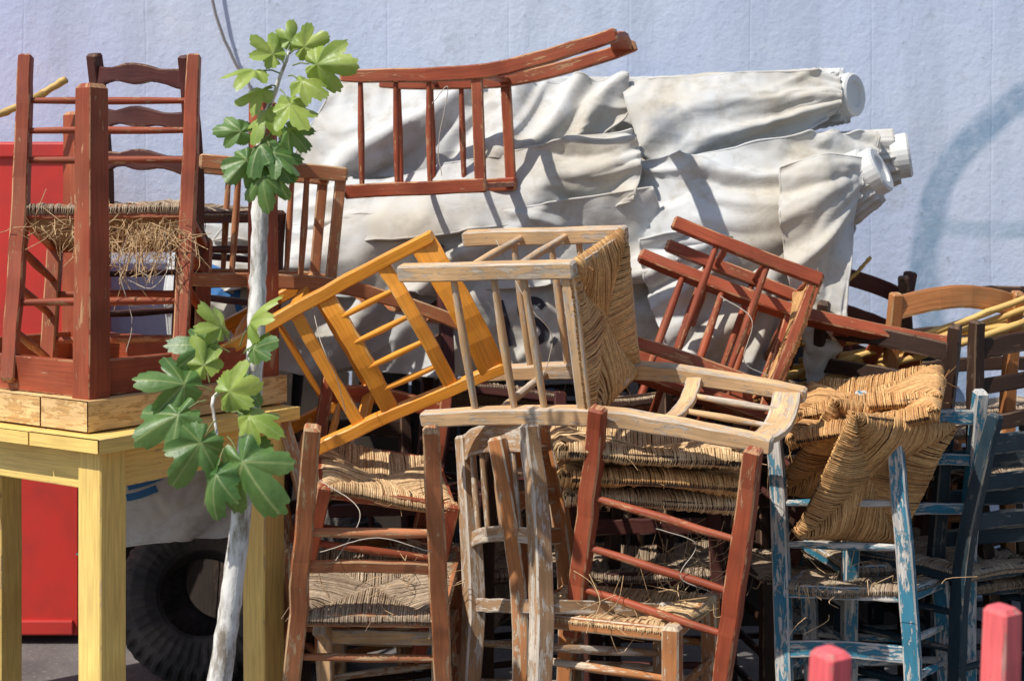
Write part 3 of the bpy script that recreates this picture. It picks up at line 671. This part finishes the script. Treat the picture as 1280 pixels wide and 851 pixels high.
GR,ng,bg=newmat("dusty_concrete_ground"); pos=nd(ng,'ShaderNodeNewGeometry').outputs['Position']
c=mix(ng,ramp(ng,noi(ng,pos,2,6,.65),[(.35,0.),(.65,1.)]),(.09,.08,.08),(.18,.16,.15)); c=mix(ng,ramp(ng,noi(ng,pos,60,4),[(.6,0.),(.7,.6)]),c,(.3,.27,.23))
ng.links.new(c,bg.inputs['Base Color']); bg.inputs['Roughness'].default_value=.95; bump(ng,bg,noi(ng,pos,40,6),.6,.01)
mb=MB(); mb.add([(-300,-300,0),(300,-300,0),(300,300,0),(-300,300,0)],[[0,1,2,3]],0,[[(0,0)]*4],False); mb.build("ground",[GR])
BLK,nb,bb2=newmat("dark_cable"); bb2.inputs['Base Color'].default_value=(.22,.20,.19,1)
mb=MB(); P=cr(np.array([W(255,-60,5.56),W(270,20,5.56),W(292,75,5.57),W(318,130,5.57),W(330,300,5.57)]),30); sweep(mb,P,.012,.012,up=(0,1,0),mat=0,kind='round'); mb.build("wall_cable",[BLK])
mb=MB()
def tuft(u,v,d,n,L,down=1.,sp=.03):
    c=W(u,v,d)
    for i in range(int(n*.6)):
        q=c+rng.normal(0,sp,3)*[1.6,1,.5]; dr=nz(rng.normal(0,1,3)+[0,0,-1.3*down]); l=L*rng.uniform(.4,1)
        m=q+dr*l*.5+rng.normal(0,.012,3); e=q+dr*l+rng.normal(0,.03,3)
        sweep(mb,cr(np.array([q,m,e]),6),.0022,.0018,mat=0,kind='round',k=4,cap=False,wob=0,off=(rng.uniform(0,20),rng.uniform(0,90)))
for a in [(190,285,3.72,130,.12,1.5,.03),(160,290,3.70,90,.14,1.5,.03),(215,290,3.70,60,.13,1.5,.02),(110,282,3.72,70,.08),(60,282,3.72,50,.06),(840,730,3.7,60,.12,0.,.06),(860,700,3.8,60,.14,0.,.05),(780,770,3.5,30,.1,0,.05),(510,730,3.7,40,.1,0,.06),(1070,730,3.6,30,.08,0,.05),(750,545,3.7,15,.08,0,.05),(920,585,3.6,25,.07)]: tuft(*a)
mb.build("loose_straw",[STB])
WIR,_,bwi=newmat("pale_twine"); bwi.inputs['Base Color'].default_value=(.45,.40,.33,1)
mb=MB()
for pts in [[(160,290,3.7),(150,340,3.68),(165,400,3.68),(158,440,3.68)],[(205,290,3.7),(212,330,3.68),(190,360,3.66),(160,350,3.68)],[(150,310,3.7),(185,345,3.68),(215,330,3.7)],
  [(388,372,3.9),(402,430,3.7),(420,470,3.72),(432,515,3.75)],[(540,130,4.0),(560,110,4.0),(548,180,4.0),(552,220,4.0)],[(620,300,3.8),(660,380,3.7),(690,420,3.7),(680,470,3.7)],[(900,370,3.85),(940,400,3.8),(930,450,3.8),(960,470,3.8)],
  [(400,690,3.46),(470,672,3.46),(540,690,3.46)],[(400,600,3.7),(450,640,3.6),(420,700,3.5)],[(820,660,3.4),(870,680,3.4),(850,720,3.4),(890,740,3.4)],[(150,380,3.7),(200,385,3.7),(230,370,3.7)]]:
    sweep(mb,cr(np.array([W(*p) for p in pts]),24),.0025,.0025,mat=0,kind='round',k=5,cap=False,wob=.0004)
mb.build("loose_twine",[WIR])

# ------------------------------------------------------------ camera, light
cam=bpy.data.cameras.new("camera"); co=bpy.data.objects.new("camera",cam); bpy.context.scene.collection.objects.link(co)
co.location=(0,0,EYE); co.rotation_euler=(math.pi/2,0,0); cam.sensor_width=36; cam.lens=F/1280*36; cam.shift_y=-(425.5-HV)/1280; cam.clip_end=1000
cam.dof.use_dof=True; cam.dof.focus_distance=3.7; cam.dof.aperture_fstop=4.5
bpy.context.scene.camera=co
sv=Vector((-.66,-.48,1.10)).normalized(); el=math.asin(sv.z); az=math.atan2(sv.x,sv.y)
w=bpy.data.worlds.new("World"); bpy.context.scene.world=w; w.use_nodes=True; nt=w.node_tree
sky=nt.nodes.new('ShaderNodeTexSky'); sky.sky_type='NISHITA'; sky.sun_disc=False; sky.sun_elevation=el; sky.sun_rotation=az
nt.links.new(sky.outputs[0],nt.nodes['Background'].inputs[0]); nt.nodes['Background'].inputs[1].default_value=.12
sl=bpy.data.lights.new("sun",'SUN'); sl.energy=5.0; sl.angle=r(.5); sl.color=(1,.95,.87); so=bpy.data.objects.new("sun",sl); bpy.context.scene.collection.objects.link(so)
so.rotation_euler=sv.to_track_quat('Z','Y').to_euler()
bpy.context.scene.view_settings.view_transform='Standard'; bpy.context.scene.view_settings.look='None'
bpy.context.scene.view_settings.exposure=0
